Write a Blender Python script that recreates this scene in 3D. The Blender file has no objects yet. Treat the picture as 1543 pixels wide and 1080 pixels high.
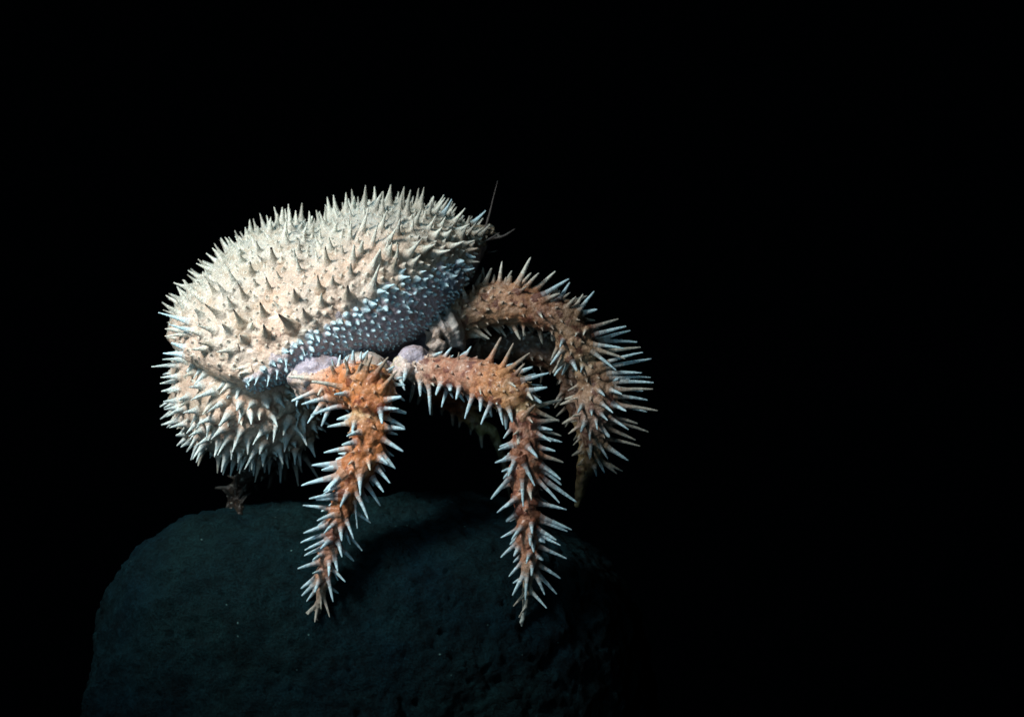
import bpy, bmesh, math, random
import numpy as np
from mathutils import Vector, Matrix, noise
from mathutils.bvhtree import BVHTree
from mathutils.kdtree import KDTree

random.seed(7)
sc = bpy.context.scene
COL = sc.collection

# ------------------------------------------------------------------ frame
# Everything is modelled in half-millimetre units in a frame that is tipped by PITCH,
# then moved to metres: x right, y away, z up.
S = 0.0005
D = 3000.0
PITCH = math.radians(11)
ROOT = Matrix.Translation((0, 0, 0.45)) @ Matrix.Rotation(-PITCH, 4, 'X') @ Matrix.Scale(S, 4)

def L(x, y, d):
    k = (D + d) / D
    return Vector(((x - 771.5) * k, d, (540 - y) * k))

def W(v):
    return ROOT @ Vector(v)

# ------------------------------------------------------------------ camera
cd = bpy.data.cameras.new('camera')
cam = bpy.data.objects.new('camera', cd)
COL.objects.link(cam)
cam.matrix_world = Matrix.Translation(W((0, -D, 0))) @ Matrix.Rotation(math.pi / 2 - PITCH, 4, 'X')
cd.sensor_width = 36
cd.lens = 36 * D / 1543
cd.clip_start = 0.05
cd.clip_end = 50
cd.dof.use_dof = True
cd.dof.focus_distance = (D - 130) * S
cd.dof.aperture_fstop = 5.6
sc.camera = cam

# ------------------------------------------------------------------ light
w = bpy.data.worlds.new('World')
sc.world = w
w.use_nodes = True
w.node_tree.nodes['Background'].inputs[0].default_value = (0.25, 0.6, 1.0, 1)
w.node_tree.nodes['Background'].inputs[1].default_value = 0.0004
sc.view_settings.view_transform = 'Standard'
sc.view_settings.look = 'None'
sc.view_settings.exposure = 0
sc.view_settings.gamma = 1
sc.view_settings.use_curve_mapping = False

def lamp(name, pos, target, size, power, color, spread=180):
    ld = bpy.data.lights.new(name, 'AREA')
    ld.shape = 'DISK'
    ld.size = size
    ld.energy = power
    ld.color = color
    ld.spread = math.radians(spread)
    o = bpy.data.objects.new(name, ld)
    COL.objects.link(o)
    p, t = W(pos), W(target)
    o.location = p
    o.rotation_euler = (t - p).to_track_quat('-Z', 'Y').to_euler()
    return o

lamp('key_lamp', (-1080, -1010, 860), (-330, -60, 0), 0.2, .90, (1.0, 0.985, 0.94), 48)
lamp('fill_lamp', (-620, -1500, 60), (-300, 0, 20), 0.4, .19, (0.5, 0.82, 1.0), 70)  # added bluish fill, lifts the side plate and underside
lamp('top_lamp', (-500, 200, 1300), (-400, 0, 0), 0.3, .30, (0.5, 0.85, 1.0), 70)

# ------------------------------------------------------------------ materials
def nt(name):
    m = bpy.data.materials.new(name)
    m.use_nodes = True
    n = m.node_tree
    return m, n.nodes, n.links, n.nodes['Principled BSDF']

def crab_material():
    m, N, K, b = nt('crab_shell')
    at = N.new('ShaderNodeAttribute'); at.attribute_name = 'Col'
    tc = N.new('ShaderNodeTexCoord')
    n1 = N.new('ShaderNodeTexNoise'); n1.inputs['Scale'].default_value = 90; n1.inputs['Detail'].default_value = 6
    n1.inputs['Roughness'].default_value = 0.7
    n2 = N.new('ShaderNodeTexNoise'); n2.inputs['Scale'].default_value = 900; n2.inputs['Detail'].default_value = 5
    n2.inputs['Roughness'].default_value = 0.8
    n3 = N.new('ShaderNodeTexVoronoi'); n3.inputs['Scale'].default_value = 420
    for n in (n1, n2, n3):
        K.new(tc.outputs['Object'], n.inputs['Vector'])
    r1 = N.new('ShaderNodeMapRange'); r1.inputs[1].default_value = .3; r1.inputs[2].default_value = .7
    r1.inputs[3].default_value = .72; r1.inputs[4].default_value = 1.22
    K.new(n1.outputs['Fac'], r1.inputs[0])
    r2 = N.new('ShaderNodeMapRange'); r2.inputs[1].default_value = .3; r2.inputs[2].default_value = .7
    r2.inputs[3].default_value = .6; r2.inputs[4].default_value = 1.32
    K.new(n2.outputs['Fac'], r2.inputs[0])
    mu = N.new('ShaderNodeMath'); mu.operation = 'MULTIPLY'
    K.new(r1.outputs[0], mu.inputs[0]); K.new(r2.outputs[0], mu.inputs[1])
    vm = N.new('ShaderNodeVectorMath'); vm.operation = 'SCALE'
    K.new(at.outputs['Color'], vm.inputs[0]); K.new(mu.outputs[0], vm.inputs['Scale'])
    K.new(vm.outputs[0], b.inputs['Base Color'])
    b.inputs['Roughness'].default_value = 0.42
    b.inputs['Specular IOR Level'].default_value = 0.35
    b.inputs['Coat Weight'].default_value = .18
    b.inputs['Coat Roughness'].default_value = .22
    b.inputs['Subsurface Weight'].default_value = 0.12
    b.inputs['Subsurface Radius'].default_value = (1, .55, .35)
    b.inputs['Subsurface Scale'].default_value = 0.003
    ad = N.new('ShaderNodeMath'); ad.operation = 'ADD'
    K.new(n2.outputs['Fac'], ad.inputs[0]); K.new(n3.outputs['Distance'], ad.inputs[1])
    bp = N.new('ShaderNodeBump'); bp.inputs['Strength'].default_value = .55; bp.inputs['Distance'].default_value = .0011
    K.new(ad.outputs[0], bp.inputs['Height']); K.new(bp.outputs[0], b.inputs['Normal'])
    return m

def rock_material():
    m, N, K, b = nt('wet_dark_rock')
    tc = N.new('ShaderNodeTexCoord')
    def nz(s, d, r=.6):
        n = N.new('ShaderNodeTexNoise'); n.inputs['Scale'].default_value = s; n.inputs['Detail'].default_value = d
        n.inputs['Roughness'].default_value = r
        K.new(tc.outputs['Object'], n.inputs['Vector']); return n
    a, c, g = nz(9, 4), nz(60, 8, .7), nz(600, 4, .8)
    cr = N.new('ShaderNodeValToRGB')
    cr.color_ramp.elements[0].position = .36; cr.color_ramp.elements[0].color = (.0013, .0125, .0195, 1)
    cr.color_ramp.elements[1].position = .66; cr.color_ramp.elements[1].color = (.0036, .0175, .020, 1)
    K.new(a.outputs['Fac'], cr.inputs[0])
    r1 = N.new('ShaderNodeMapRange'); r1.inputs[1].default_value = .3; r1.inputs[2].default_value = .7
    r1.inputs[3].default_value = .45; r1.inputs[4].default_value = 1.6
    K.new(c.outputs['Fac'], r1.inputs[0])
    r2 = N.new('ShaderNodeMapRange'); r2.inputs[1].default_value = .3; r2.inputs[2].default_value = .7
    r2.inputs[3].default_value = .1; r2.inputs[4].default_value = 2.1
    K.new(g.outputs['Fac'], r2.inputs[0])
    mu = N.new('ShaderNodeMath'); mu.operation = 'MULTIPLY'
    K.new(r1.outputs[0], mu.inputs[0]); K.new(r2.outputs[0], mu.inputs[1])
    vm = N.new('ShaderNodeVectorMath'); vm.operation = 'SCALE'
    K.new(cr.outputs[0], vm.inputs[0]); K.new(mu.outputs[0], vm.inputs['Scale'])
    # pale mineral specks
    v = N.new('ShaderNodeTexVoronoi'); v.inputs['Scale'].default_value = 120
    K.new(tc.outputs['Object'], v.inputs['Vector'])
    lt = N.new('ShaderNodeMath'); lt.operation = 'LESS_THAN'; lt.inputs[1].default_value = .085
    K.new(v.outputs['Distance'], lt.inputs[0])
    sp = N.new('ShaderNodeSeparateColor'); K.new(v.outputs['Color'], sp.inputs[0])
    gt = N.new('ShaderNodeMath'); gt.operation = 'GREATER_THAN'; gt.inputs[1].default_value = .86
    K.new(sp.outputs[0], gt.inputs[0])
    mm = N.new('ShaderNodeMath'); mm.operation = 'MULTIPLY'
    K.new(lt.outputs[0], mm.inputs[0]); K.new(gt.outputs[0], mm.inputs[1])
    mx = N.new('ShaderNodeMix'); mx.data_type = 'RGBA'
    K.new(mm.outputs[0], mx.inputs['Factor']); K.new(vm.outputs[0], mx.inputs['A']); mx.inputs['B'].default_value = (.10, .2, .2, 1)
    K.new(mx.outputs['Result'], b.inputs['Base Color'])
    b.inputs['Roughness'].default_value = .75
    b.inputs['Specular IOR Level'].default_value = .07
    b1 = N.new('ShaderNodeBump'); b1.inputs['Strength'].default_value = .8; b1.inputs['Distance'].default_value = .010
    b2 = N.new('ShaderNodeBump'); b2.inputs['Strength'].default_value = .9; b2.inputs['Distance'].default_value = .004
    K.new(c.outputs['Fac'], b1.inputs['Height']); K.new(g.outputs['Fac'], b2.inputs['Height'])
    K.new(b1.outputs[0], b2.inputs['Normal']); K.new(b2.outputs[0], b.inputs['Normal'])
    return m

def plain(name, col, rough=.6):
    m, N, K, b = nt(name)
    n = N.new('ShaderNodeTexNoise'); n.inputs['Scale'].default_value = 500
    mx = N.new('ShaderNodeMix'); mx.data_type = 'RGBA'
    K.new(n.outputs['Fac'], mx.inputs['Factor'])
    mx.inputs['A'].default_value = (*[c * .6 for c in col], 1); mx.inputs['B'].default_value = (*[c * 1.4 for c in col], 1)
    K.new(mx.outputs['Result'], b.inputs['Base Color'])
    b.inputs['Roughness'].default_value = rough
    return m

# ------------------------------------------------------------------ rock
def build_rock():
    bm = bmesh.new()
    bmesh.ops.create_icosphere(bm, subdivisions=8, radius=1)
    c = L(556, 1150, 60)
    hx, hd, hz = 428, 300, 408
    p = 2.7
    for v in bm.verts:
        q = v.co.normalized()
        s = ((abs(q.x) ** 4 + abs(q.z) ** 4) ** (p / 4) + abs(q.y) ** p) ** (-1 / p)
        q = q * s
        px, py, pz = q.x * hx, q.y * hd, q.z * hz
        # left shoulder is cut away, right side leans outward toward the foot
        if px < -40 and pz > 0:
            pz -= ((-px - 40) / 394) ** 1.7 * 44 * min(1, pz / 200)
        if px > 0:
            px *= 1 + .07 * max(0, -pz + 200) / 300 - .12 * max(0, pz - 200) / 208
        o = Vector((px, py, pz))
        n = q.normalized()
        h = 20 * noise.noise(o / 210 + Vector((3, 1, 7)))
        h += 7 * noise.noise(o / 70 + Vector((9, 4, 2)))
        h += 7.0 * noise.fractal(o / 34, .7, 2.0, 6)
        h -= 5.0 * max(0, .12 - abs(noise.noise(Vector((o.x / 60, o.y / 45, o.z / 26)) + Vector((2, 6, 4))))) / .12 * max(0, noise.noise(o / 80 + Vector((1, 1, 8))))
        r = noise.noise(o / 46 + Vector((1, 8, 5)))
        if r > .32:
            h -= (r - .32) * 16
        r = noise.noise(o / 13 + Vector((1, 2, 5)))
        if r > .42:
            h -= (r - .42) * 26
        cr = abs(noise.noise(Vector((o.x / 95, o.y / 50, o.z / 38)) + Vector((5, 5, 1))))
        if cr < .05:
            h -= (.05 - cr) * 60 * max(0, noise.noise(o / 60) + .05)
        v.co = o + n * h + c
    me = bpy.data.meshes.new('rock')
    bm.to_mesh(me)
    bvh = BVHTree.FromBMesh(bm)
    bm.free()
    me.transform(ROOT)
    me.polygons.foreach_set('use_smooth', [True] * len(me.polygons))
    me.materials.append(rock_material())
    o = bpy.data.objects.new('rock', me)
    COL.objects.link(o)
    o['label'] = 'dark blue-grey rounded boulder with pits and pale specks under the crab'
    o['category'] = 'rock'
    return bvh

rock_bvh = build_rock()

CAMP = Vector((0, -D, 0))
def cast(bvh, x, y):
    d = (L(x, y, 0) - CAMP).normalized()
    return bvh.ray_cast(CAMP, d)

def rock_depth(x, y, default):
    h = cast(rock_bvh, x, y)
    return h[0].y if h[0] is not None else default

# ------------------------------------------------------------------ crab: colours (base colours of the shell)
CREAM = (.52, .455, .39); PEACH = (.56, .39, .29); GREY = (.40, .41, .36); OLIVE = (.30, .26, .19)
PURPLE = (.36, .32, .37); LILAC = (.40, .375, .45); ORANGE = (.48, .175, .06); BROWN = (.26, .095, .04)
SALMON = (.40, .195, .125); TAN = (.26, .165, .10); WHITE = (.70, .72, .68); BLUEW = (.50, .74, .83); BLACK = (.03, .03, .03)
BONE = (.64, .67, .60)

def mix(a, b, t):
    t = max(0, min(1, t))
    return tuple(a[i] * (1 - t) + b[i] * t for i in range(3))

class Parts:
    def __init__(s): s.v = []; s.f = []; s.c = []
    def ring_tube(s, pts, cols, n=24, caps=True):
        """pts: (centre, radius, axis_u, axis_v)"""
        b = len(s.v)
        for (c, r, u, v), col in zip(pts, cols):
            for k in range(n):
                a = 2 * math.pi * k / n
                s.v.append(c + u * (math.cos(a) * r) + v * (math.sin(a) * r)); s.c.append(col)
        m = len(pts)
        for i in range(m - 1):
            for k in range(n):
                k2 = (k + 1) % n
                s.f.append((b + i * n + k, b + i * n + k2, b + (i + 1) * n + k2, b + (i + 1) * n + k))
        s.f.append(tuple(b + k for k in reversed(range(n))))
        s.f.append(tuple(b + (m - 1) * n + k for k in range(n)))
    def ellipsoid(s, c, h, colf, rot=None, nu=48, nv=28):
        b = len(s.v); rot = rot or Matrix.Identity(3)
        for i in range(nv + 1):
            th = math.pi * i / nv
            th = min(max(th, .02), math.pi - .02)
            for k in range(nu):
                a = 2 * math.pi * k / nu
                q = Vector((math.sin(th) * math.cos(a) * h[0], math.sin(th) * math.sin(a) * h[1], math.cos(th) * h[2]))
                q = rot @ q + c
                s.v.append(q); s.c.append(colf(q) if callable(colf) else colf)
        for i in range(nv):
            for k in range(nu):
                k2 = (k + 1) % nu
                s.f.append((b + i * nu + k, b + (i + 1) * nu + k, b + (i + 1) * nu + k2, b + i * nu + k2))
        s.f.append(tuple(b + k for k in range(nu)))
        s.f.append(tuple(b + nv * nu + k for k in reversed(range(nu))))
    def mesh(s, name):
        me = bpy.data.meshes.new(name)
        me.from_pydata([tuple(v) for v in s.v], [], s.f)
        a = me.color_attributes.new('Col', 'FLOAT_COLOR', 'POINT')
        arr = np.ones((len(s.v), 4), dtype=np.float32)
        arr[:, :3] = np.array(s.c, dtype=np.float32)
        a.data.foreach_set('color', arr.ravel())
        me.update()
        return me

def frame(t):
    t = t.normalized()
    u = t.cross(Vector((0, 1, 0)))
    if u.length < .1: u = t.cross(Vector((0, 0, 1)))
    u.normalize()
    return u, t.cross(u).normalized()

def catmull(P, sub):
    out = []
    n = len(P)
    for i in range(n - 1):
        p0, p1, p2, p3 = P[max(0, i - 1)], P[i], P[i + 1], P[min(n - 1, i + 2)]
        for k in range(sub):
            t = k / sub
            out.append(.5 * ((2 * p1) + (p2 - p0) * t + (2 * p0 - 5 * p1 + 4 * p2 - p3) * t * t + (3 * p1 - p0 - 3 * p2 + p3) * t ** 3))
    out.append(P[-1])
    return out

base = Parts()
LEGS = {}
def leg(key, pts, cols, n=24):
    """pts: (x, y, d, r)"""
    A = [np.array([*L(x, y, d), r, *c], dtype=float) for (x, y, d, r), c in zip(pts, cols)]
    C = catmull(A, 6)
    ctr = [Vector(c[:3]) for c in C]
    rings = []
    for i, c in enumerate(ctr):
        t = ctr[min(i + 1, len(ctr) - 1)] - ctr[max(i - 1, 0)]
        u, v = frame(t)
        rings.append((c, max(C[i][3], 1.4), u, v))
    cc = [tuple(np.clip(c[4:7], .01, 1)) for c in C]
    base.ring_tube(rings, cc, n)
    LEGS[key] = [(ctr[i], max(C[i][3], 1.4), cc[i]) for i in range(len(ctr))]

# ------------------------------------------------------------------ carapace
def interp(tab, x):
    return float(np.interp(x, [a for a, _ in tab], [b for _, b in tab]))
TOP = [(252, 505), (256, 482), (268, 455), (285, 436), (310, 410), (335, 388), (360, 366), (385, 350), (420, 338), (455, 333), (478, 338), (500, 325), (550, 309), (600, 306), (650, 314), (690, 330), (715, 345), (728, 358), (734, 366)]
MARG = [(252, 507), (270, 520), (300, 540), (350, 566), (380, 566), (410, 540), (450, 512), (500, 484), (550, 450), (600, 418), (650, 402), (700, 388), (734, 368)]
BOT = [(252, 510), (270, 532), (300, 556), (350, 582), (385, 590), (430, 578), (460, 562), (530, 540), (590, 530), (640, 505), (680, 462), (710, 420), (734, 372)]
def cara_dc(x): return 66 + (x - 490) * .10
def cara_wd(x):
    s = (x - 493) / 242.5
    return 185 * max(0, 1 - abs(s) ** 2.8) ** .5 + 6
def smooth_tab(tab, x):
    return sum(interp(tab, x + k * 5) for k in (-2, -1, 0, 1, 2)) / 5 if 265 < x < 722 else interp(tab, x)

BUMPS = [(415, 1.2, 60, .55, 5), (575, 1.2, 85, .6, 3), (335, .5, 45, .4, 13), (470, .3, 55, .35, 12), (620, .45, 60, .3, 9), (478, 1.4, 22, .7, -11), (385, .7, 22, .5, -9)]
def cara_point(x, th):
    """th 0 = near margin, pi/2 = crest, pi = far margin, -pi/2 = underside"""
    zt, zm, zb = smooth_tab(TOP, x), smooth_tab(MARG, x), smooth_tab(BOT, x)
    dc, wd = cara_dc(x), cara_wd(x)
    c, s = math.cos(th), math.sin(th)
    far = max(0, -c)
    zmf = zm * (1 - far) + (zt + 110 * wd / 185) * far if zm - zt > 110 * wd / 185 else zm
    if s >= 0:
        d = dc - wd * math.copysign(abs(c) ** .9, c)
        y = zmf + (zt - zmf) * (s ** 1.05)
    else:
        d = dc - wd * math.copysign(abs(c) ** .36, c)
        y = zmf + (zb - zmf) * (abs(s) ** .95)
    b = sum(a * math.exp(-((x - bx) / sx) ** 2 - ((th - bt) / st) ** 2) for bx, bt, sx, st, a in BUMPS)
    q = L(x, y, d)
    return q + (q - L(x, zm + 60, dc)).normalized() * b

def cara_col(x, th, q):
    s = math.sin(th)
    if s < -.10 + .3 * noise.noise(q / 16) and math.cos(th) > 0 and x > 370:
        side = mix(PURPLE, LILAC, .35 + .5 * noise.noise(q / 40) + max(0, (x - 600) / 200))
        return mix(side, (.50, .44, .46), max(0, (570 - x) / 170) * .7 + max(0, .55 + s) * .9 + .3 * noise.noise(q / 25))
    a = mix(CREAM, PEACH, 1.25 * max(0, noise.noise(q / 70 + Vector((2, 0, 0))) + .25) * max(0, 1 - s) ** .5 if x < 620 else 0)
    a = mix(a, GREY, .9 * s * s)
    a = mix(a, OLIVE, max(0, (x - 560) / 170) * .8 + .35 * max(0, noise.noise(q / 45)))
    return a

NX, NT = 90, 72
b0 = len(base.v)
for i in range(NX + 1):
    u = i / NX
    x = 493 - 241 * math.cos(math.pi * u)
    for k in range(NT):
        th = 2 * math.pi * k / NT
        if th > math.pi: th -= 2 * math.pi
        q = cara_point(x, th)
        base.v.append(q); base.c.append(cara_col(x, th, q))
for i in range(NX):
    for k in range(NT):
        k2 = (k + 1) % NT
        base.f.append((b0 + i * NT + k, b0 + i * NT + k2, b0 + (i + 1) * NT + k2, b0 + (i + 1) * NT + k))
base.f.append(tuple(b0 + k for k in reversed(range(NT))))
base.f.append(tuple(b0 + NX * NT + k for k in range(NT)))
# raised regions of the shell
def cbump(x, th, h, col, sink=.55):
    q = cara_point(x, th)
    q = q + (Vector((0, 70, 0)) + L(x, 460, 60) - q).normalized() * h[2] * sink * .5
    base.ellipsoid(q, h, col)

# folded abdomen
AB_C = L(368, 606, 48)
AB_H = (110, 125, 88)
AB_R = Matrix.Rotation(math.radians(8), 3, 'Y')
def ab_col(q):
    return mix(mix(CREAM, PEACH, .5 + noise.noise(q / 50) * .9), OLIVE, max(0, noise.noise(q / 38 + Vector((7, 3, 3)))) * 1.1 + max(0, (q.x + 340) / 120))
base.ellipsoid(AB_C, AB_H, ab_col, AB_R)
base.ellipsoid(L(312, 562, 52), (54, 85, 56), ab_col)
base.ellipsoid(L(440, 635, 40), (42, 60, 46), ab_col)
# underside and leg sockets
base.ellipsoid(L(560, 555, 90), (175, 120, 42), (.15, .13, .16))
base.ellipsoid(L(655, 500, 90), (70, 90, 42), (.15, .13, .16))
base.ellipsoid(L(478, 554, -108), (38, 26, 17), LILAC, Matrix.Rotation(math.radians(-8), 3, 'Y'))
base.ellipsoid(L(470, 572, -104), (36, 26, 15), (.55, .45, .42))
base.ellipsoid(L(548, 549, -92), (34, 26, 19), (.50, .46, .42))
base.ellipsoid(L(560, 560, -70), (44, 26, 17), PURPLE)
base.ellipsoid(L(624, 536, -96), (22, 20, 16), LILAC)
base.ellipsoid(L(612, 552, -90), (22, 20, 18), (.55, .50, .40))
def lumps(n, cx, cy, cz, rx, ry, rz, size, cols):
    for _ in range(n):
        v = Vector((random.gauss(0, 1), -abs(random.gauss(0, 1)), random.gauss(0, 1))).normalized()
        k = random.uniform(*size)
        base.ellipsoid(L(cx, cy, cz) + Vector((v.x * rx, v.y * ry, v.z * rz)), (k * random.uniform(.8, 1.6), k, k * random.uniform(.5, 1)),
                       random.choice(cols), Matrix.Rotation(random.uniform(-.9, .9), 3, 'Y'), 14, 9)
PALE = [(.56, .47, .43), (.46, .41, .42), (.64, .58, .54)]
lumps(26, 470, 570, -112, 30, 18, 14, (4, 8), PALE)
lumps(24, 548, 552, -98, 30, 20, 14, (4, 8), PALE)
lumps(22, 612, 556, -96, 20, 18, 15, (4, 7), PALE)
lumps(12, 640, 550, -90, 12, 16, 14, (4, 7), PALE)
lumps(26, 660, 512, -35, 17, 26, 24, (4, 8), [(.42, .35, .31), (.36, .31, .29), (.47, .40, .35)])
for k in range(5):
    base.ellipsoid(L(672 + 6 * k, 498 + 3 * k, -34 + 5 * k), (4.5, 26, 27 - 2 * k), (.42, .39, .38), Matrix.Rotation(math.radians(-24 + 3 * k), 3, 'Y'), 24, 16)
base.ellipsoid(L(655, 514, -30), (12, 20, 16), (.38, .32, .29))
base.ellipsoid(L(686, 490, -24), (9, 30, 27), (.36, .35, .33), Matrix.Rotation(math.radians(-25), 3, 'Y'))
# small blue-grey plate under the snout, mouth parts behind it
base.ellipsoid(L(670, 424, -28), (34, 40, 24), (.09, .13, .18), Matrix.Rotation(math.radians(-14), 3, 'Y'))
base.ellipsoid(L(716, 424, 70), (22, 40, 20), (.10, .09, .09))
# snout spike
leg('snout', [(690, 360, 80, 22), (720, 352, 84, 14), (745, 344, 88, 5)], [OLIVE, OLIVE, OLIVE], 14)

# ------------------------------------------------------------------ legs
dA = rock_depth(476, 934, -190) ; dB = rock_depth(785, 944, -170)
def dl(a, b, t): return a + (b - a) * t
leg('a', [(455, 577, -88, 20), (490, 582, -125, 24), (528, 580, -165, 29), (560, 583, -190, 31), (560, 602, -196, 29), (554, 617, -199, 26), (551, 628, -201, 17), (552, 638, -203, 24), (557, 658, -205, 24),
          (549, 690, dl(-205, dA, .2), 23), (528, 722, dl(-205, dA, .35), 20), (516, 758, dl(-205, dA, .5), 16), (507, 798, dl(-205, dA, .65), 13),
          (494, 836, dl(-205, dA, .8), 11), (486, 873, dl(-205, dA, .9), 8.5), (481, 905, dl(-205, dA, .96), 5), (477, 936, dA + 1, 2.8)],
    [(.55, .45, .40), (.55, .35, .25), ORANGE, (.52, .22, .08), ORANGE, ORANGE, (.50, .33, .17), (.46, .22, .10), ORANGE, ORANGE, mix(ORANGE, BROWN, .4), mix(ORANGE, BROWN, .5), mix(SALMON, BROWN, .5), SALMON, (.40, .22, .14), (.25, .2, .15), (.2, .2, .18)])
leg('b', [(612, 552, -85, 19), (634, 556, -95, 19), (669, 561, -115, 22), (711, 567, -135, 27), (744, 580, -152, 29), (774, 596, -168, 29), (785, 609, -173, 25), (789, 620, -176, 16), (790, 631, -178, 21), (792, 652, -180, 18),
          (794, 685, dl(-180, dB, .2), 22), (792, 724, dl(-180, dB, .35), 21), (793, 751, dl(-180, dB, .45), 18), (795, 786, dl(-180, dB, .6), 16), (796, 817, dl(-180, dB, .7), 14),
          (798, 848, dl(-180, dB, .8), 11), (796, 870, dl(-180, dB, .87), 8), (793, 898, dl(-180, dB, .93), 5.2), (790, 920, dl(-180, dB, .97), 4.6), (785, 946, dB + 1, 2.6)],
    [(.5, .42, .34), (.5, .38, .30), SALMON, SALMON, (.52, .23, .10), (.44, .23, .10), (.42, .22, .10), (.40, .28, .15), SALMON, SALMON, mix(SALMON, BROWN, .5), mix(SALMON, BROWN, .5),
     mix(SALMON, BROWN, .4), mix(SALMON, BROWN, .6), mix(SALMON, BROWN, .4), (.38, .2, .12), (.4, .3, .22), (.4, .38, .3), (.35, .4, .38), (.35, .42, .4)])
dC = rock_depth(872, 762, 90)
leg('c', [(678, 500, 0, 20), (707, 470, 0, 29), (746, 459, -5, 32), (785, 459, -10, 30), (822, 472, -15, 26), (848, 480, -15, 26), (867, 512, -10, 27), (876, 533, -6, 26), (881, 546, -5, 18), (886, 556, -3, 24),
          (894, 572, 0, 23), (900, 602, 4, 32), (897, 635, 8, 27), (898, 669, 14, 20), (892, 697, 20, 13), (886, 715, 26, 7)],
    [(.40, .30, .2), TAN, (.31, .18, .105), (.33, .17, .09), (.24, .12, .07), TAN, (.32, .20, .12), (.30, .2, .12), (.34, .27, .17), TAN, TAN, (.30, .20, .14), (.26, .18, .14), (.22, .16, .1), (.2, .15, .08), (.2, .16, .08)])
# claw limb folded behind the third leg, and far-side legs
leg('d', [(700, 520, 70, 22), (760, 520, 70, 24), (820, 530, 60, 24), (858, 560, 60, 22), (874, 610, 62, 20), (882, 660, 64, 12), (880, 700, 68, 11), (877, 730, dl(70, dC, .6), 10), (870, 764, dC, 4)],
    [(.09, .055, .035)] * 5 + [(.20, .16, .08)] * 3 + [(.16, .15, .08)], 16)  # dark brown stretch has the shade behind the front legs put into its colour
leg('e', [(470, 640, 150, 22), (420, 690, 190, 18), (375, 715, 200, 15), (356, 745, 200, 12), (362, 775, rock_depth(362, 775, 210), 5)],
    [(.02, .017, .014)] * 5, 16)  # near-black: the shade under the body is put into this leg's colour
leg('f', [(640, 580, 160, 20), (690, 610, 190, 16), (722, 640, 190, 12), (742, 650, 186, 8), (760, 700, 190, 6), (770, 760, 200, 3)],
    [BROWN, BROWN, (.3, .28, .13), (.26, .26, .12), (.1, .09, .06), (.1, .09, .06)], 16)

# ------------------------------------------------------------------ fuse the base
def voxel(me, size, smooth=0):
    o = bpy.data.objects.new('tmp', me)
    COL.objects.link(o)
    for x in bpy.context.selected_objects: x.select_set(False)
    bpy.context.view_layer.objects.active = o
    o.select_set(True)
    me.remesh_voxel_size = size
    me.remesh_voxel_adaptivity = 0
    me.use_remesh_preserve_volume = False
    me.use_remesh_preserve_attributes = True
    bpy.ops.object.voxel_remesh()
    if smooth:
        md = o.modifiers.new('s', 'SMOOTH'); md.factor = .5; md.iterations = smooth
        dg = bpy.context.evaluated_depsgraph_get()
        m2 = bpy.data.meshes.new_from_object(o.evaluated_get(dg))
    else:
        m2 = o.data
    bpy.data.objects.remove(o)
    return m2

bmesh_base = voxel(base.mesh('base'), 2.6, 6)
V = np.empty(len(bmesh_base.vertices) * 3, dtype=np.float32); bmesh_base.vertices.foreach_get('co', V); V = V.reshape(-1, 3)
CA = np.empty(len(V) * 4, dtype=np.float32)
bmesh_base.color_attributes['Col'].data.foreach_get('color', CA); CA = CA.reshape(-1, 4)
polys = [tuple(p.vertices) for p in bmesh_base.polygons]
NRM = np.empty(len(V) * 3, dtype=np.float32); bmesh_base.vertices.foreach_get('normal', NRM); NRM = NRM.reshape(-1, 3)
for i in range(len(V)):
    q = Vector(V[i])
    thin = 1 if q.z > -300 else .35
    h = 2.2 * noise.noise(q / 15) + 1.5 * noise.noise(q / 7 + Vector((3, 3, 3)))
    h *= thin
    c = CA[i]
    if c[2] > .75 * c[0] or (abs(q.z + 5) < 40 and -340 < q.x < -60):      # soft skin around the leg sockets is wrinkled
        h *= 1.15
    V[i] += NRM[i] * h
    # blotches of darker pigment on the limbs
    if c[0] > 1.7 * c[2]:
        m = noise.noise(q / 13 + Vector((5, 1, 2))) + .6 * noise.noise(q / 5)
        if m > .05:
            k = min(1, (m - .05) * 2.4)
            CA[i, :3] = CA[i, :3] * (1 - k * np.array([.58, .70, .68]))
        elif m < -.25 and c[0] > .2:
            k = min(1, (-m - .25) * 2.5)
            CA[i, :3] = CA[i, :3] * (1 - .3 * k) + np.array([.58, .44, .34]) * .3 * k
    else:
        m = noise.noise(q / 24 + Vector((1, 9, 2))) + .5 * noise.noise(q / 9)
        if m > .1:
            k = min(1, (m - .1) * 2)
            CA[i, :3] = CA[i, :3] * (1 - k * np.array([.18, .26, .34]))
bvh = BVHTree.FromPolygons([Vector(v) for v in V], polys)
pfirst = [p[0] for p in polys]
print('base verts', len(V), 'colour mean', CA.mean(axis=0))

final = Parts()
final.v = [Vector(v) for v in V]; final.f = polys; final.c = [tuple(c[:3]) for c in CA]

# ------------------------------------------------------------------ spines
placed = []      # base points
def surf(x, y, dmax=None):
    """surface point seen at x,y; off the silhouette, the nearest surface"""
    loc, n, i, _ = cast(bvh, x, y)
    if loc is None:
        best = None
        for d in range(-240, 200, 20):
            l2, n2, i2, ds = bvh.find_nearest(L(x, y, d))
            if l2 is not None and (best is None or ds < best[3]): best = (l2, n2, i2, ds)
        loc, n, i, _ = best
    return loc, n, i

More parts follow.
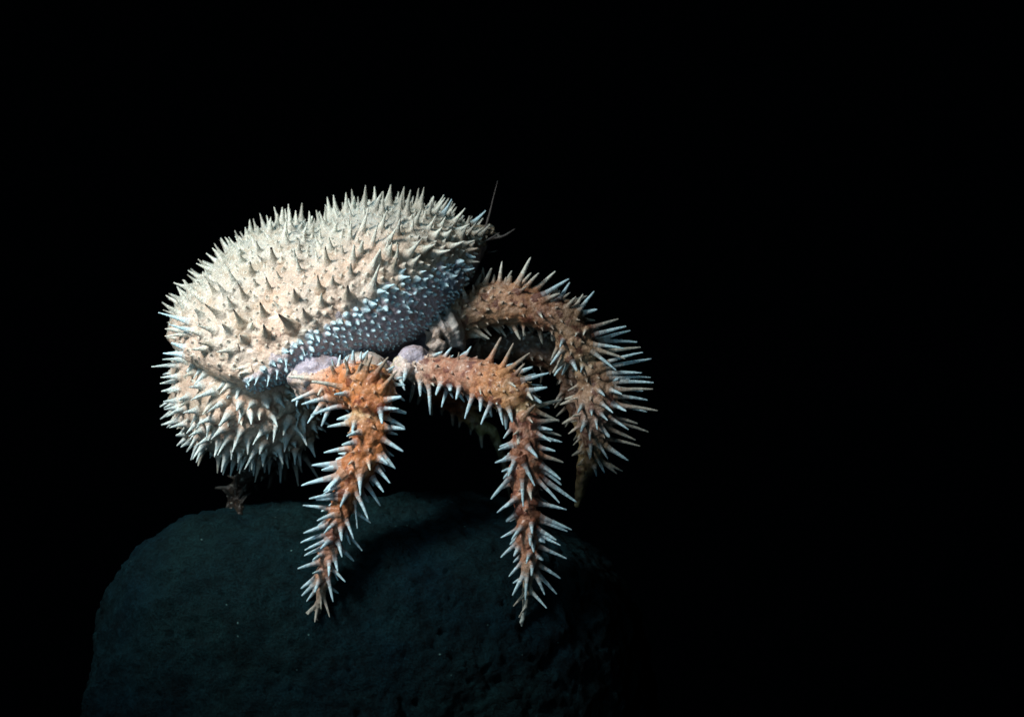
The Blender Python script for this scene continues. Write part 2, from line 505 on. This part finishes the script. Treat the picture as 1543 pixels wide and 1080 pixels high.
PROFILE = {
    'body': [(-.22, 1.9), (0, 1.5), (.12, 1.05), (.28, .74), (.5, .5), (.75, .33), (.93, .2), (1, .12)],
    'leg':  [(-.25, 2.5), (0, 1.7), (.12, 1.1), (.3, .84), (.55, .68), (.78, .52), (.93, .36), (1, .18)],
    'knob': [(-.4, 1.25), (0, 1.15), (.3, 1.0), (.6, .72), (.85, .42), (1, .15)],
}
def spine(p, direction, length, r, basecol, tipcol, kind='body', bend=None, start=.0):
    d = direction.normalized()
    bend = bend or Vector((0, 0, 0))
    if kind == 'leg': r *= 1.1
    rings, cols = [], []
    prof = PROFILE[kind]
    if kind != 'knob' and random.random() < .07:
        cut = random.uniform(.6, .85)
        prof = [q for q in prof if q[0] < cut] + [(cut, .36 if kind == 'body' else .5), (cut + .04, .2)]
    k0 = random.uniform(.85, 1.0)
    tipcol = (tuple(x * k0 for x in tipcol[0]),) + tuple(tipcol[1:])
    for t, k in prof:
        c = p + d * (length * t) + bend * (length * max(0, t) ** 2)
        ax = d + bend * 2 * max(0, t)
        u, v = frame(ax)
        rr = r * k
        if kind != 'knob': rr = max(rr, 1.15)
        rings.append((c, rr, u, v))
        f = max(0, min(1, (t - start) / (.38 if kind == 'body' else .6)))
        col = mix(basecol, tipcol[0], f)
        if len(tipcol) > 1 and t > .8: col = tipcol[1]
        cols.append(col)
    final.ring_tube(rings, cols, 10 if r > 3 else 8)
    placed.append(p)

TIPS = {'y': ((.035, .035, .03),), 'v': (mix(BONE, BLUEW, .45),), 'x': ((.16, .17, .15),), 'w': (BLUEW,), 'b': (BONE,), 'k': (mix(OLIVE, BONE, .3), BLACK), 'g': (GREY,), 'd': (mix(TAN, GREY, .45),)}  # x and y: tips darkened for limbs whose colour carries shade
def zoomed(x0, y0, s, kind, r, real, tip, rows, bendz=-.06):
    for row in rows:
        bx, by, tx, ty = row[:4]
        tp = TIPS[row[4]] if len(row) > 4 else TIPS[tip]
        rk = row[5] if len(row) > 5 else 1
        bx, by, tx, ty = x0 + bx / s, y0 + by / s, x0 + tx / s, y0 + ty / s
        loc, n, i = surf(bx, by)
        li = math.hypot(tx - bx, ty - by)
        face = max(0, -n.y)
        dep = -face * math.sqrt(max(0, (real * rk) ** 2 - li * li)) * .75
        if face > .55: dep = min(dep, -.25 * li)
        tipp = L(tx, ty, loc.y + dep)
        dv = tipp - loc
        ln = dv.length
        bend = Vector((random.uniform(-.05, .05), 0, bendz + random.uniform(-.05, .05)))
        spine(loc, dv / ln - bend * .9, ln * 1.02, r * rk * random.uniform(.85, 1.1) * (.8 if kind == 'body' and rk > 1 else 1), tuple(CA[pfirst[i]][:3]), tp, kind, bend)

# leg nearest the viewer, upper part
zoomed(350, 500, 4.4086, 'leg', 4.0, 36, 'w', [
 (690,300,640,190,'d'),(785,310,745,175,'d'),(865,280,900,140,'d'),(885,275,932,150,'d'),(945,290,1045,155,'d'),(1000,370,1095,260,'d'),
 (740,370,500,325,'b'),(560,310,365,295,'b'),(560,390,350,480),(640,435,465,480),(600,475,505,600),(740,495,530,550),(660,530,595,620),(740,585,635,630),
 (770,410,680,415),(780,555,700,580),(815,600,795,665),(850,665,765,690),(1010,455,1140,430),(990,510,1105,510),(985,510,995,605),(1050,510,1175,545),
 (1010,635,1150,645),(990,705,1130,790),(815,735,730,750),(785,770,615,800),(750,845,690,845),(740,870,530,885),(725,895,600,915),(965,820,1030,875),
 (985,800,1075,900),(955,895,1040,995),(710,955,475,1015),(850,955,850,1050),(925,955,1000,1055),(720,960,615,1055),(1000,560,1140,630),
 (905,860,915,915,'b',.8),(800,860,770,880,'b',.7),(760,300,770,250,'d',.8),(830,290,860,200,'d',.8),(600,370,570,420,'b',.8)])
zoomed(420, 680, 3.2146, 'leg', 3.5, 34, 'w', [
 (275,60,160,68),(285,78,210,92),(470,35,560,78),(470,80,535,148),(445,125,508,195),(395,130,395,208),(430,165,487,255),(370,190,430,320),(285,130,120,160),
 (305,115,250,175),(295,165,220,205),(335,200,300,265),(290,205,150,228),(290,228,180,235),(260,280,115,260),(270,305,185,335),(360,285,445,345),(325,320,360,415),
 (250,352,120,395),(235,400,105,440),(275,345,220,395),(245,425,130,475),(220,465,120,505),(250,430,205,470),(300,370,305,430),(285,430,305,505),(330,395,397,472),
 (300,460,362,528),(270,500,285,575),(215,495,165,525),(200,535,88,568),(205,580,165,590),(245,530,243,600),(185,600,112,660),(180,630,115,695),(198,620,170,695),
 (238,600,262,720),(250,560,322,630),(180,660,135,725,'w',.8),(205,690,205,760,'g',.7),(215,700,245,795,'g',.7),(185,745,140,790,'g',.7),(188,760,175,825,'g',.7),
 (185,740,135,780,'g',.7),(200,770,205,810,'g',.7),(370,230,380,365,'w',.7),(320,380,345,445,'w',.8),(265,560,285,620,'w',.7)])
# middle leg
zoomed(600, 480, 3.6, 'leg', 3.8, 34, 'w', [
 (5,310,35,385),(45,280,30,340),(90,345,65,445),(120,330,120,415),(165,350,173,508),(235,350,205,412),(270,375,237,475),(280,360,285,405),(335,370,315,435),
 (410,405,362,540),(450,430,445,498),(510,450,452,567),(548,465,568,570),(600,480,620,560),(400,190,445,100,'d'),(435,200,440,135,'d'),(495,230,578,65,'d'),
 (565,260,628,128,'d'),(585,290,715,185,'d'),(630,310,690,238,'d'),(660,340,815,295),(690,395,810,372),(700,410,790,465),(740,480,885,440,'g'),(690,520,745,465,'d'),
 (740,500,870,555,'g'),(745,560,870,550,'g'),(750,590,835,603),(755,600,885,635,'g'),(750,620,828,665),(755,640,882,668),(765,700,855,718),(640,685,543,710),
 (700,690,755,750),(625,750,530,780),(625,810,563,828),(775,745,900,780,'g'),(620,850,508,972),(640,745,600,850),(680,780,737,898),(675,860,678,1010),
 (770,790,880,870),(775,810,885,900),(750,870,868,990),(770,860,957,987),(650,970,545,1045),(640,975,585,1020),(760,1000,910,1035),(715,930,722,975,'b',.8),
 (655,610,625,630,'b',.7),(655,640,650,690,'b',.7),(180,350,195,365,'b',.5),(445,385,448,410,'b',.5),(530,440,535,465,'b',.5),(600,345,640,370,'b',.6),(710,540,735,570,'b',.6),
 (695,390,730,440,'b',.9),(360,200,355,160,'d',.7),(325,230,330,180,'d',.6),(540,200,550,150,'d',.7)])
zoomed(420, 680, 3.2146, 'leg', 3.6, 34, 'w', [
 (1130,235,1098,270),(1150,225,1065,290),(1250,250,1390,280),(1225,195,1225,235,'b',.7),(1155,300,1072,360),(1255,310,1410,375),(1255,330,1395,385),
 (1180,362,1128,428),(1160,375,1080,415),(1225,350,1228,395),(1250,375,1345,428),(1250,400,1360,452),(1220,400,1218,455),(1160,440,1078,510),(1165,465,1140,505),
 (1230,440,1235,485),(1250,455,1387,515),(1250,420,1290,440),(1245,500,1295,535),(1175,535,1115,605),(1215,500,1200,540),(1230,545,1225,600),(1250,545,1362,612),
 (1195,580,1135,692),(1205,580,1195,715),(1240,590,1285,685),(1250,580,1347,690),(1190,695,1137,748,'g',.8),(1215,670,1292,752,'w',.8),(1190,760,1165,800,'g',.5)])
# third leg
zoomed(500, 260, 3.8575, 'leg', 3.7, 32, 'g', [
 (880,645,878,550),(975,640,990,512,'b'),(940,640,945,590,'d'),(1010,645,1015,605,'d'),(1030,650,1045,590,'d'),(1075,660,1157,490,'b',1.15),(1130,665,1210,575),
 (1190,680,1303,570,'b'),(780,730,748,645,'b'),(825,695,822,650,'d',.7),(735,775,728,745,'d',.7),(1215,720,1375,620,'w'),(1320,740,1385,635,'w'),(1240,740,1330,700),
 (1370,780,1420,720),(1410,790,1465,700),(1430,810,1533,680,'w'),(1450,820,1543,795,'w'),(1095,690,1135,660,'d',.7),(955,905,962,925,'w',.6),(1045,920,1048,945,'w',.6),
 (1210,820,1225,845,'b',.7),(870,740,868,720,'k',.6)])
zoomed(600, 480, 3.6, 'leg', 3.6, 34, 'w', [
 (1050,50,1200,0,'g'),(1090,80,1235,42),(1090,105,1270,60),(1080,125,1300,125),(1050,140,1215,160),(1040,170,1170,270),(1060,165,1225,215,'g'),(1070,190,1310,155,'g'),
 (1100,250,1322,182),(1110,270,1362,220),(1120,300,1325,292),(1130,325,1360,318),(1150,345,1392,345),(1160,375,1320,392),(1180,420,1350,440),(1170,390,1390,380,'g'),
 (1140,330,1195,328),(1150,385,1215,410),(1090,390,1120,418,'w',.8),(1100,455,1168,512),(1160,460,1235,500),(1180,465,1348,505),(1170,470,1400,497,'g'),(1000,470,975,510),
 (975,430,935,440,'b',.6),(985,520,940,530,'b',.6),(1100,515,1135,550,'w',.8),(1150,540,1248,600),(1170,535,1320,575,'g'),(1170,560,1345,610,'g'),(1015,560,990,615),
 (1075,550,1080,600,'w',.8),(1050,500,1050,525,'w',.7),(1100,590,1165,665),(1040,610,1040,660,'w',.8),(1150,600,1280,655,'g'),(1085,680,1135,755),(1045,680,1045,750,'w',.8),
 (1130,695,1242,765),(1140,650,1310,690,'g'),(1080,760,1120,835),(1100,770,1180,835,'g'),(1100,775,1215,825,'g'),(1065,800,1075,855),(1040,720,1040,760,'w',.8),
 (895,165,830,245),(905,230,850,305),(925,240,890,303),(895,120,878,155,'w',.8),(945,230,970,285),(1000,260,990,290,'w',.7),(975,80,960,95,'b',.6),(1020,60,1005,90,'b',.6)])
# abdomen
zoomed(220, 500, 3.8575, 'body', 6.2, 36, 'v', [
 (200,130,105,125),(240,165,90,158),(200,190,30,203,'v',1.1),(200,260,90,265),(180,285,85,300),(185,330,90,345),(250,375,175,400),(190,400,100,405),(195,440,110,450),
 (220,445,145,472),(205,510,90,540),(235,530,140,555),(410,340,290,385,'v',1.3),(330,315,250,322),(545,415,525,465),(625,415,590,452),(700,410,715,460),(450,410,360,465,'v',1.2),
 (300,455,215,470),(390,500,295,540),(485,475,420,555,'v',1.4),(560,455,540,525),(610,475,612,535),(660,475,660,510,'b',.7),(815,445,745,530,'k',1.4),(330,565,250,605),
 (450,560,380,622),(550,575,525,645,'v',1.2),(385,605,285,665,'v',1.2),(345,640,270,740,'v',1.2),(480,610,420,710,'v',1.1),(430,640,400,720),(225,590,165,605),(240,620,180,660),
 (260,640,200,670),(330,690,305,770,'g'),(470,700,440,808),(550,700,535,760),(690,565,625,650,'v',1.2),(755,535,740,640,'v',1.1),(825,520,800,598),(885,475,875,545,'v',.8),
 (915,495,925,580),(970,545,995,585,'v',.8),(900,575,935,660),(820,600,805,695),(860,645,870,672,'v',.7),(680,650,660,712),(645,670,575,795,'v',1.1),(685,700,680,782),
 (720,730,715,822,'v',.8),(765,665,797,768),(865,690,865,770,'v',.8),(780,740,782,865,'v',1),(665,740,635,865,'g',.9),(950,640,982,722),(920,710,955,770,'v',.8),
 (865,745,885,893,'g',.9),(880,730,905,810,'g',.8),(920,720,1000,850,'g',.8),(420,730,415,820,'g',.9),(705,585,705,625,'v',.7),(745,695,765,725,'v',.7),(925,685,930,715,'v',.7),
 (490,300,430,360,'b'),(280,240,220,255,'b'),(380,420,330,480,'b'),(240,400,190,440,'b')])
# carapace rim and top
zoomed(220, 270, 3.8575, 'body', 6.2, 34, 'b', [
 (245,735,185,632),(200,790,130,738),(235,760,190,710),(260,830,82,778,'w',1.1),(280,885,135,845,'w'),(220,880,110,870),(260,895,115,912),(230,980,130,945,'w'),(240,1020,105,1012,'w'),
 (400,960,305,952,'k'),(500,990,410,1005),(335,600,292,595),(400,535,292,490,'b',1.2),(450,470,388,402),(515,420,468,345,'b',1.2),(560,385,520,335),(610,320,602,235,'b',1.2),(595,340,577,280),
 (660,325,650,275),(720,300,725,222,'b',1.1),(760,280,765,208),(790,260,793,168),(835,250,828,148,'b',1.1),(905,245,907,140,'g',1.2),(960,255,972,203),(1000,275,1003,192),(1040,270,1042,180),
 (1070,220,1055,115),(1105,200,1090,95),(1165,185,1163,85),(1205,175,1210,100),(1270,150,1277,45,'g',1.2),(1340,145,1375,75),(1415,145,1422,40,'g',1.1),(1480,140,1500,50,'g'),
 (745,480,725,385,'k',1.3),(1055,495,1042,395,'k',1.2),(615,550,605,480,'k'),(720,650,698,572,'k',1.1),(870,690,860,640,'k',1.2),(1010,640,997,560,'k',1.1),(410,670,365,605,'k',1.1),
 (575,690,535,605,'k',1.1),(500,740,470,680,'b'),(430,790,340,725,'k',1.3),(555,840,510,760,'k',1.2),(690,800,662,715,'k',1.3),(840,850,770,785,'k',1.6),(930,800,912,750,'k',1.1),
 (1175,690,1172,620,'k',1.5),(1310,640,1355,505,'b',1.4),(1020,720,1020,665,'b'),(700,910,685,850,'k',1.5),(1440,520,1460,460,'k',1.3),(1310,520,1360,410,'b',1.2),(1200,480,1210,380),
 (1245,430,1265,340,'b',1.3),(1310,390,1350,250,'b',1.1),(1250,310,1295,165,'b',1.2),(1180,360,1195,240),(1390,380,1450,290,'b'),(1090,320,1110,255),(1400,425,1410,355),(545,440,540,385),
 (570,930,545,905,'b'),(1085,610,1085,560,'g',.8),(1190,560,1190,490,'g',.9),(470,480,430,430),(350,640,310,590),(400,880,300,850,'b',1.2),(330,900,240,880,'b'),(610,860,620,830,'b',.8),
 (480,880,440,840,'b'),(640,620,630,580,'g',.6),(560,480,545,430,'b',.9),(480,540,450,480,'b',.8),(330,800,270,740,'b'),(360,980,260,990,'b')], bendz=.04)
zoomed(500, 260, 3.8575, 'body', 5.6, 34, 'b', [
 (185,200,195,85,'g',1.2),(335,190,343,78,'g',1.2),(410,200,420,88,'g',1.1),(435,235,455,120,'g'),(495,200,505,92,'g'),(515,210,535,90,'g'),(590,245,660,145,'b',1.2),(635,260,695,160,'w'),
 (700,300,770,215,'b',1.2),(810,300,895,222,'w'),(560,250,580,170,'g'),(480,300,520,210,'b',1.2),(790,310,800,250,'g'),(820,360,880,322,'g'),(750,370,780,322,'g'),(600,365,640,320,'b'),
 (660,370,695,335,'b'),(450,470,522,385,'b',1.3),(530,450,605,415,'b',1.2),(470,525,515,480,'b'),(610,470,690,450,'b'),(330,410,372,330,'b',1.1),(270,520,283,455,'b'),(330,480,350,410,'b'),
 (400,580,430,560,'w',.8),(400,612,455,605,'w',.8),(300,670,365,650,'w'),(270,690,315,690,'w'),(690,430,770,400,'b',1.1),(560,330,600,260,'b',1.1),(630,320,660,260,'b',.9),(720,345,800,300,'b'),
 (250,220,290,120,'g'),(290,240,300,110,'g'),(380,300,400,200,'g',.9),(760,420,830,395,'g'),(780,450,850,440,'d'),(780,512,860,520,'g',.8),(760,575,828,557,'w',.7),(380,500,385,420,'b',1.1),
 (640,552,668,548,'w',.6),(590,565,612,558,'w',.6),(700,545,722,530,'w',.6),(520,580,548,570,'w',.6)], bendz=.04)
# fringe under the side plate
zoomed(220, 500, 3.8575, 'body', 3.6, 18, 'w', [
 (625,262,590,300),(660,250,630,312),(720,240,705,315),(768,212,760,275),(815,150,815,215),(590,205,500,218,'b'),(600,228,540,245,'b'),(850,110,845,140),(910,95,925,140,'w',.8)])

# --- small spines and knobs scattered over the shell
class Grid:
    def __init__(s, cell): s.c = cell; s.g = {}
    def add(s, p): s.g.setdefault((int(p.x // s.c), int(p.y // s.c), int(p.z // s.c)), []).append(p)
    def near(s, p, r):
        k = int(r // s.c) + 1
        a, b, c = int(p.x // s.c), int(p.y // s.c), int(p.z // s.c)
        for i in range(a - k, a + k + 1):
            for j in range(b - k, b + k + 1):
                for l in range(c - k, c + k + 1):
                    for q in s.g.get((i, j, l), ()):
                        if (q - p).length < r: return True
        return False
G = Grid(12)
for p in placed: G.add(p)

def cara_spots(n, gap, xr, tr, make):
    c = 0
    for _ in range(n):
        x = random.uniform(*xr); th = random.uniform(*tr)
        q = cara_point(x, th)
        loc, nn, i, ds = bvh.find_nearest(q)
        if ds > 14: continue
        g = gap(x, th) if callable(gap) else gap
        if G.near(loc, g): continue
        G.add(loc); make(x, th, loc, nn, tuple(CA[pfirst[i]][:3])); c += 1
    print('spots', c)

def big(x, th, loc, n, bc):
    d = n * .8 + Vector((.0 + (x - 480) / 700, -.05, .38 if x > 330 else .05))
    s = random.uniform(.6, 1.1)
    spine(loc, d, 25 * s, 5.2 * s, bc, TIPS['b' if random.random() < .7 else 'g'], 'body', Vector((0, 0, .05)))
cara_spots(2600, lambda x, t: 26 if math.sin(t) < .55 else 21, (262, 725), (.12, math.pi), big)
def side_knob(x, th, loc, n, bc):
    k = max(0, min(1, (-math.sin(th))))
    s = random.uniform(.55, 1.15) * (1.35 - .85 * k)
    d = n + Vector((.35 + random.uniform(-.2, .2), -.1, random.uniform(-.25, .2)))
    spine(loc, d, 8.0 * s, 3.5 * s, mix(bc, BLUEW, .35), (BLUEW,), 'body' if random.random() < .5 else 'knob', start=-.1)
cara_spots(14000, lambda x, t: 9.0 if math.sin(t) > -.75 else 7, (372, 712), (-1.3, -.06), side_knob)
def small(x, th, loc, n, bc):
    s = random.uniform(.5, 1.3)
    spine(loc, n + Vector((.2, 0, .3)), 6.5 * s, 3.4 * s, bc, (mix(bc, BONE, .6),), 'body')
cara_spots(5000, 11, (262, 725), (-.1, math.pi * .75), small)

for _ in range(400):
    v = Vector((random.gauss(0, 1), -abs(random.gauss(0, 1)), random.gauss(0, 1))).normalized()
    loc, n, i, ds = bvh.find_nearest(L(670, 424, -28) + Vector((v.x * 34, v.y * 40, v.z * 24)))
    if ds > 4 or G.near(loc, 7.5): continue
    G.add(loc)
    spine(loc, n + Vector((.3, 0, 0)), 4.0, 2.3, (.12, .18, .24), ((.34, .46, .55),), 'body')
# abdomen
for _ in range(2500):
    v = Vector((random.gauss(0, 1), random.gauss(0, 1), random.gauss(0, 1))).normalized()
    q = AB_R @ Vector((v.x * AB_H[0], v.y * AB_H[1], v.z * AB_H[2])) + AB_C
    loc, n, i, ds = bvh.find_nearest(q)
    if ds > 22 or G.near(loc, 19 if random.random() < .5 else 12): continue
    # stay off the shell above
    if loc.z > L(0, 548, 0).z and loc.y > -40: pass
    G.add(loc)
    s = random.uniform(.7, 1.2)
    bc = tuple(CA[pfirst[i]][:3])
    far = G.near(loc + n * 6, 17)
    if random.random() < .45:
        spine(loc, n + Vector((-.15, -.05, -.45)), 22 * s, 4.8 * s, bc, TIPS['v'], 'body', Vector((0, 0, -.06)))
    else:
        spine(loc, n + Vector((-.1, 0, -.3)), 7 * s, 3.2 * s, bc, TIPS['b'], 'body')

# legs
def leg_spines(key, n, gap, lens, rad, tip, lo=0, hi=1, short=.5, kind='leg'):
    P = LEGS[key]
    for _ in range(n):
        t = random.uniform(lo, hi) * (len(P) - 1)
        i = min(int(t), len(P) - 2)
        c = P[i][0].lerp(P[i + 1][0], t - i); r = P[i][1]
        ax = (P[i + 1][0] - P[i][0]).normalized()
        u, v = frame(ax); a = random.uniform(0, 2 * math.pi)
        q = c + (u * math.cos(a) + v * math.sin(a)) * r
        loc, nn, ii, ds = bvh.find_nearest(q)
        if ds > 6 or G.near(loc, gap): continue
        G.add(loc)
        s = random.uniform(.7, 1.2)
        sc_ = min(1, r / 14 + .25)
        if nn.y > .1 or random.random() > short:       # turned away from the viewer: full length
            if nn.y > -.25:
                spine(loc, nn + ax * .45, lens * s * sc_, rad * s * sc_, P[i][2], TIPS[tip], kind, ax * .06)
                continue
        spine(loc, nn + ax * .5, 7 * s * sc_, 2.6 * s * sc_, P[i][2], (mix(P[i][2], BONE, .35),), 'body')
leg_spines('a', 1500, 13, 22, 3.7, 'w')
leg_spines('b', 1500, 13, 22, 3.7, 'w')
leg_spines('c', 1500, 13, 24, 3.6, 'g')
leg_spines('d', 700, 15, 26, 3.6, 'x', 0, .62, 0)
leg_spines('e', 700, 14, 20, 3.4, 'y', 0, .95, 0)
leg_spines('f', 500, 15, 20, 3.2, 'g', 0, .6, 0)
leg_spines('snout', 150, 12, 18, 3, 'g')

crab_mesh = voxel(final.mesh('crab_body'), 1.15, 1)
print('crab verts', len(crab_mesh.vertices))
crab_mesh.transform(ROOT)
crab_mesh.polygons.foreach_set('use_smooth', [True] * len(crab_mesh.polygons))
crab_mesh.materials.clear(); crab_mesh.materials.append(crab_material())
crab_mesh.name = 'body'

root = bpy.data.objects.new('crab', None)
COL.objects.link(root)
foot = W(L(630, 940, -175))
root.location = foot
root['label'] = 'pale spiny king crab with orange thorny legs standing on the dark boulder'
root['category'] = 'crab'
def child(name, me):
    me.transform(Matrix.Translation(-foot))
    o = bpy.data.objects.new(name, me); COL.objects.link(o); o.parent = root
    return o
child('body', crab_mesh)

# feelers
feel = plain('feeler_skin', (.035, .03, .027), .6)
def feeler(pts, label=None):
    A = [np.array([*L(x, y, d - 30), r]) for x, y, d, r in pts]
    C = catmull(A, 6)
    P = Parts(); ctr = [Vector(c[:3]) for c in C]; rings = []
    for i, c in enumerate(ctr):
        u, v = frame(ctr[min(i + 1, len(ctr) - 1)] - ctr[max(i - 1, 0)])
        rings.append((c, max(.35, C[i][3] * .72) * (1 + .12 * math.sin(i * 1.9)), u, v))
    P.ring_tube(rings, [BROWN] * len(rings), 8)
    me = P.mesh('antenna'); me.transform(ROOT)
    me.polygons.foreach_set('use_smooth', [True] * len(me.polygons))
    me.materials.append(feel)
    return child('antenna', me)
feeler([(712, 372, 110, 5), (728, 352, 108, 3.6), (737, 325, 105, 2.4), (743, 300, 103, 1.5), (750, 273, 102, .8)])
feeler([(705, 378, 112, 5), (735, 362, 112, 3.6), (758, 356, 110, 2.4), (776, 345, 108, 1.0)])
feeler([(715, 374, 100, 4), (735, 362, 98, 2.4), (753, 351, 96, 1.0)])
feeler([(708, 384, 104, 4), (728, 382, 102, 2.6), (750, 378, 100, 1.0)])

sc.render.engine = 'CYCLES'
sc.render.resolution_x = 1024
sc.render.resolution_y = 716
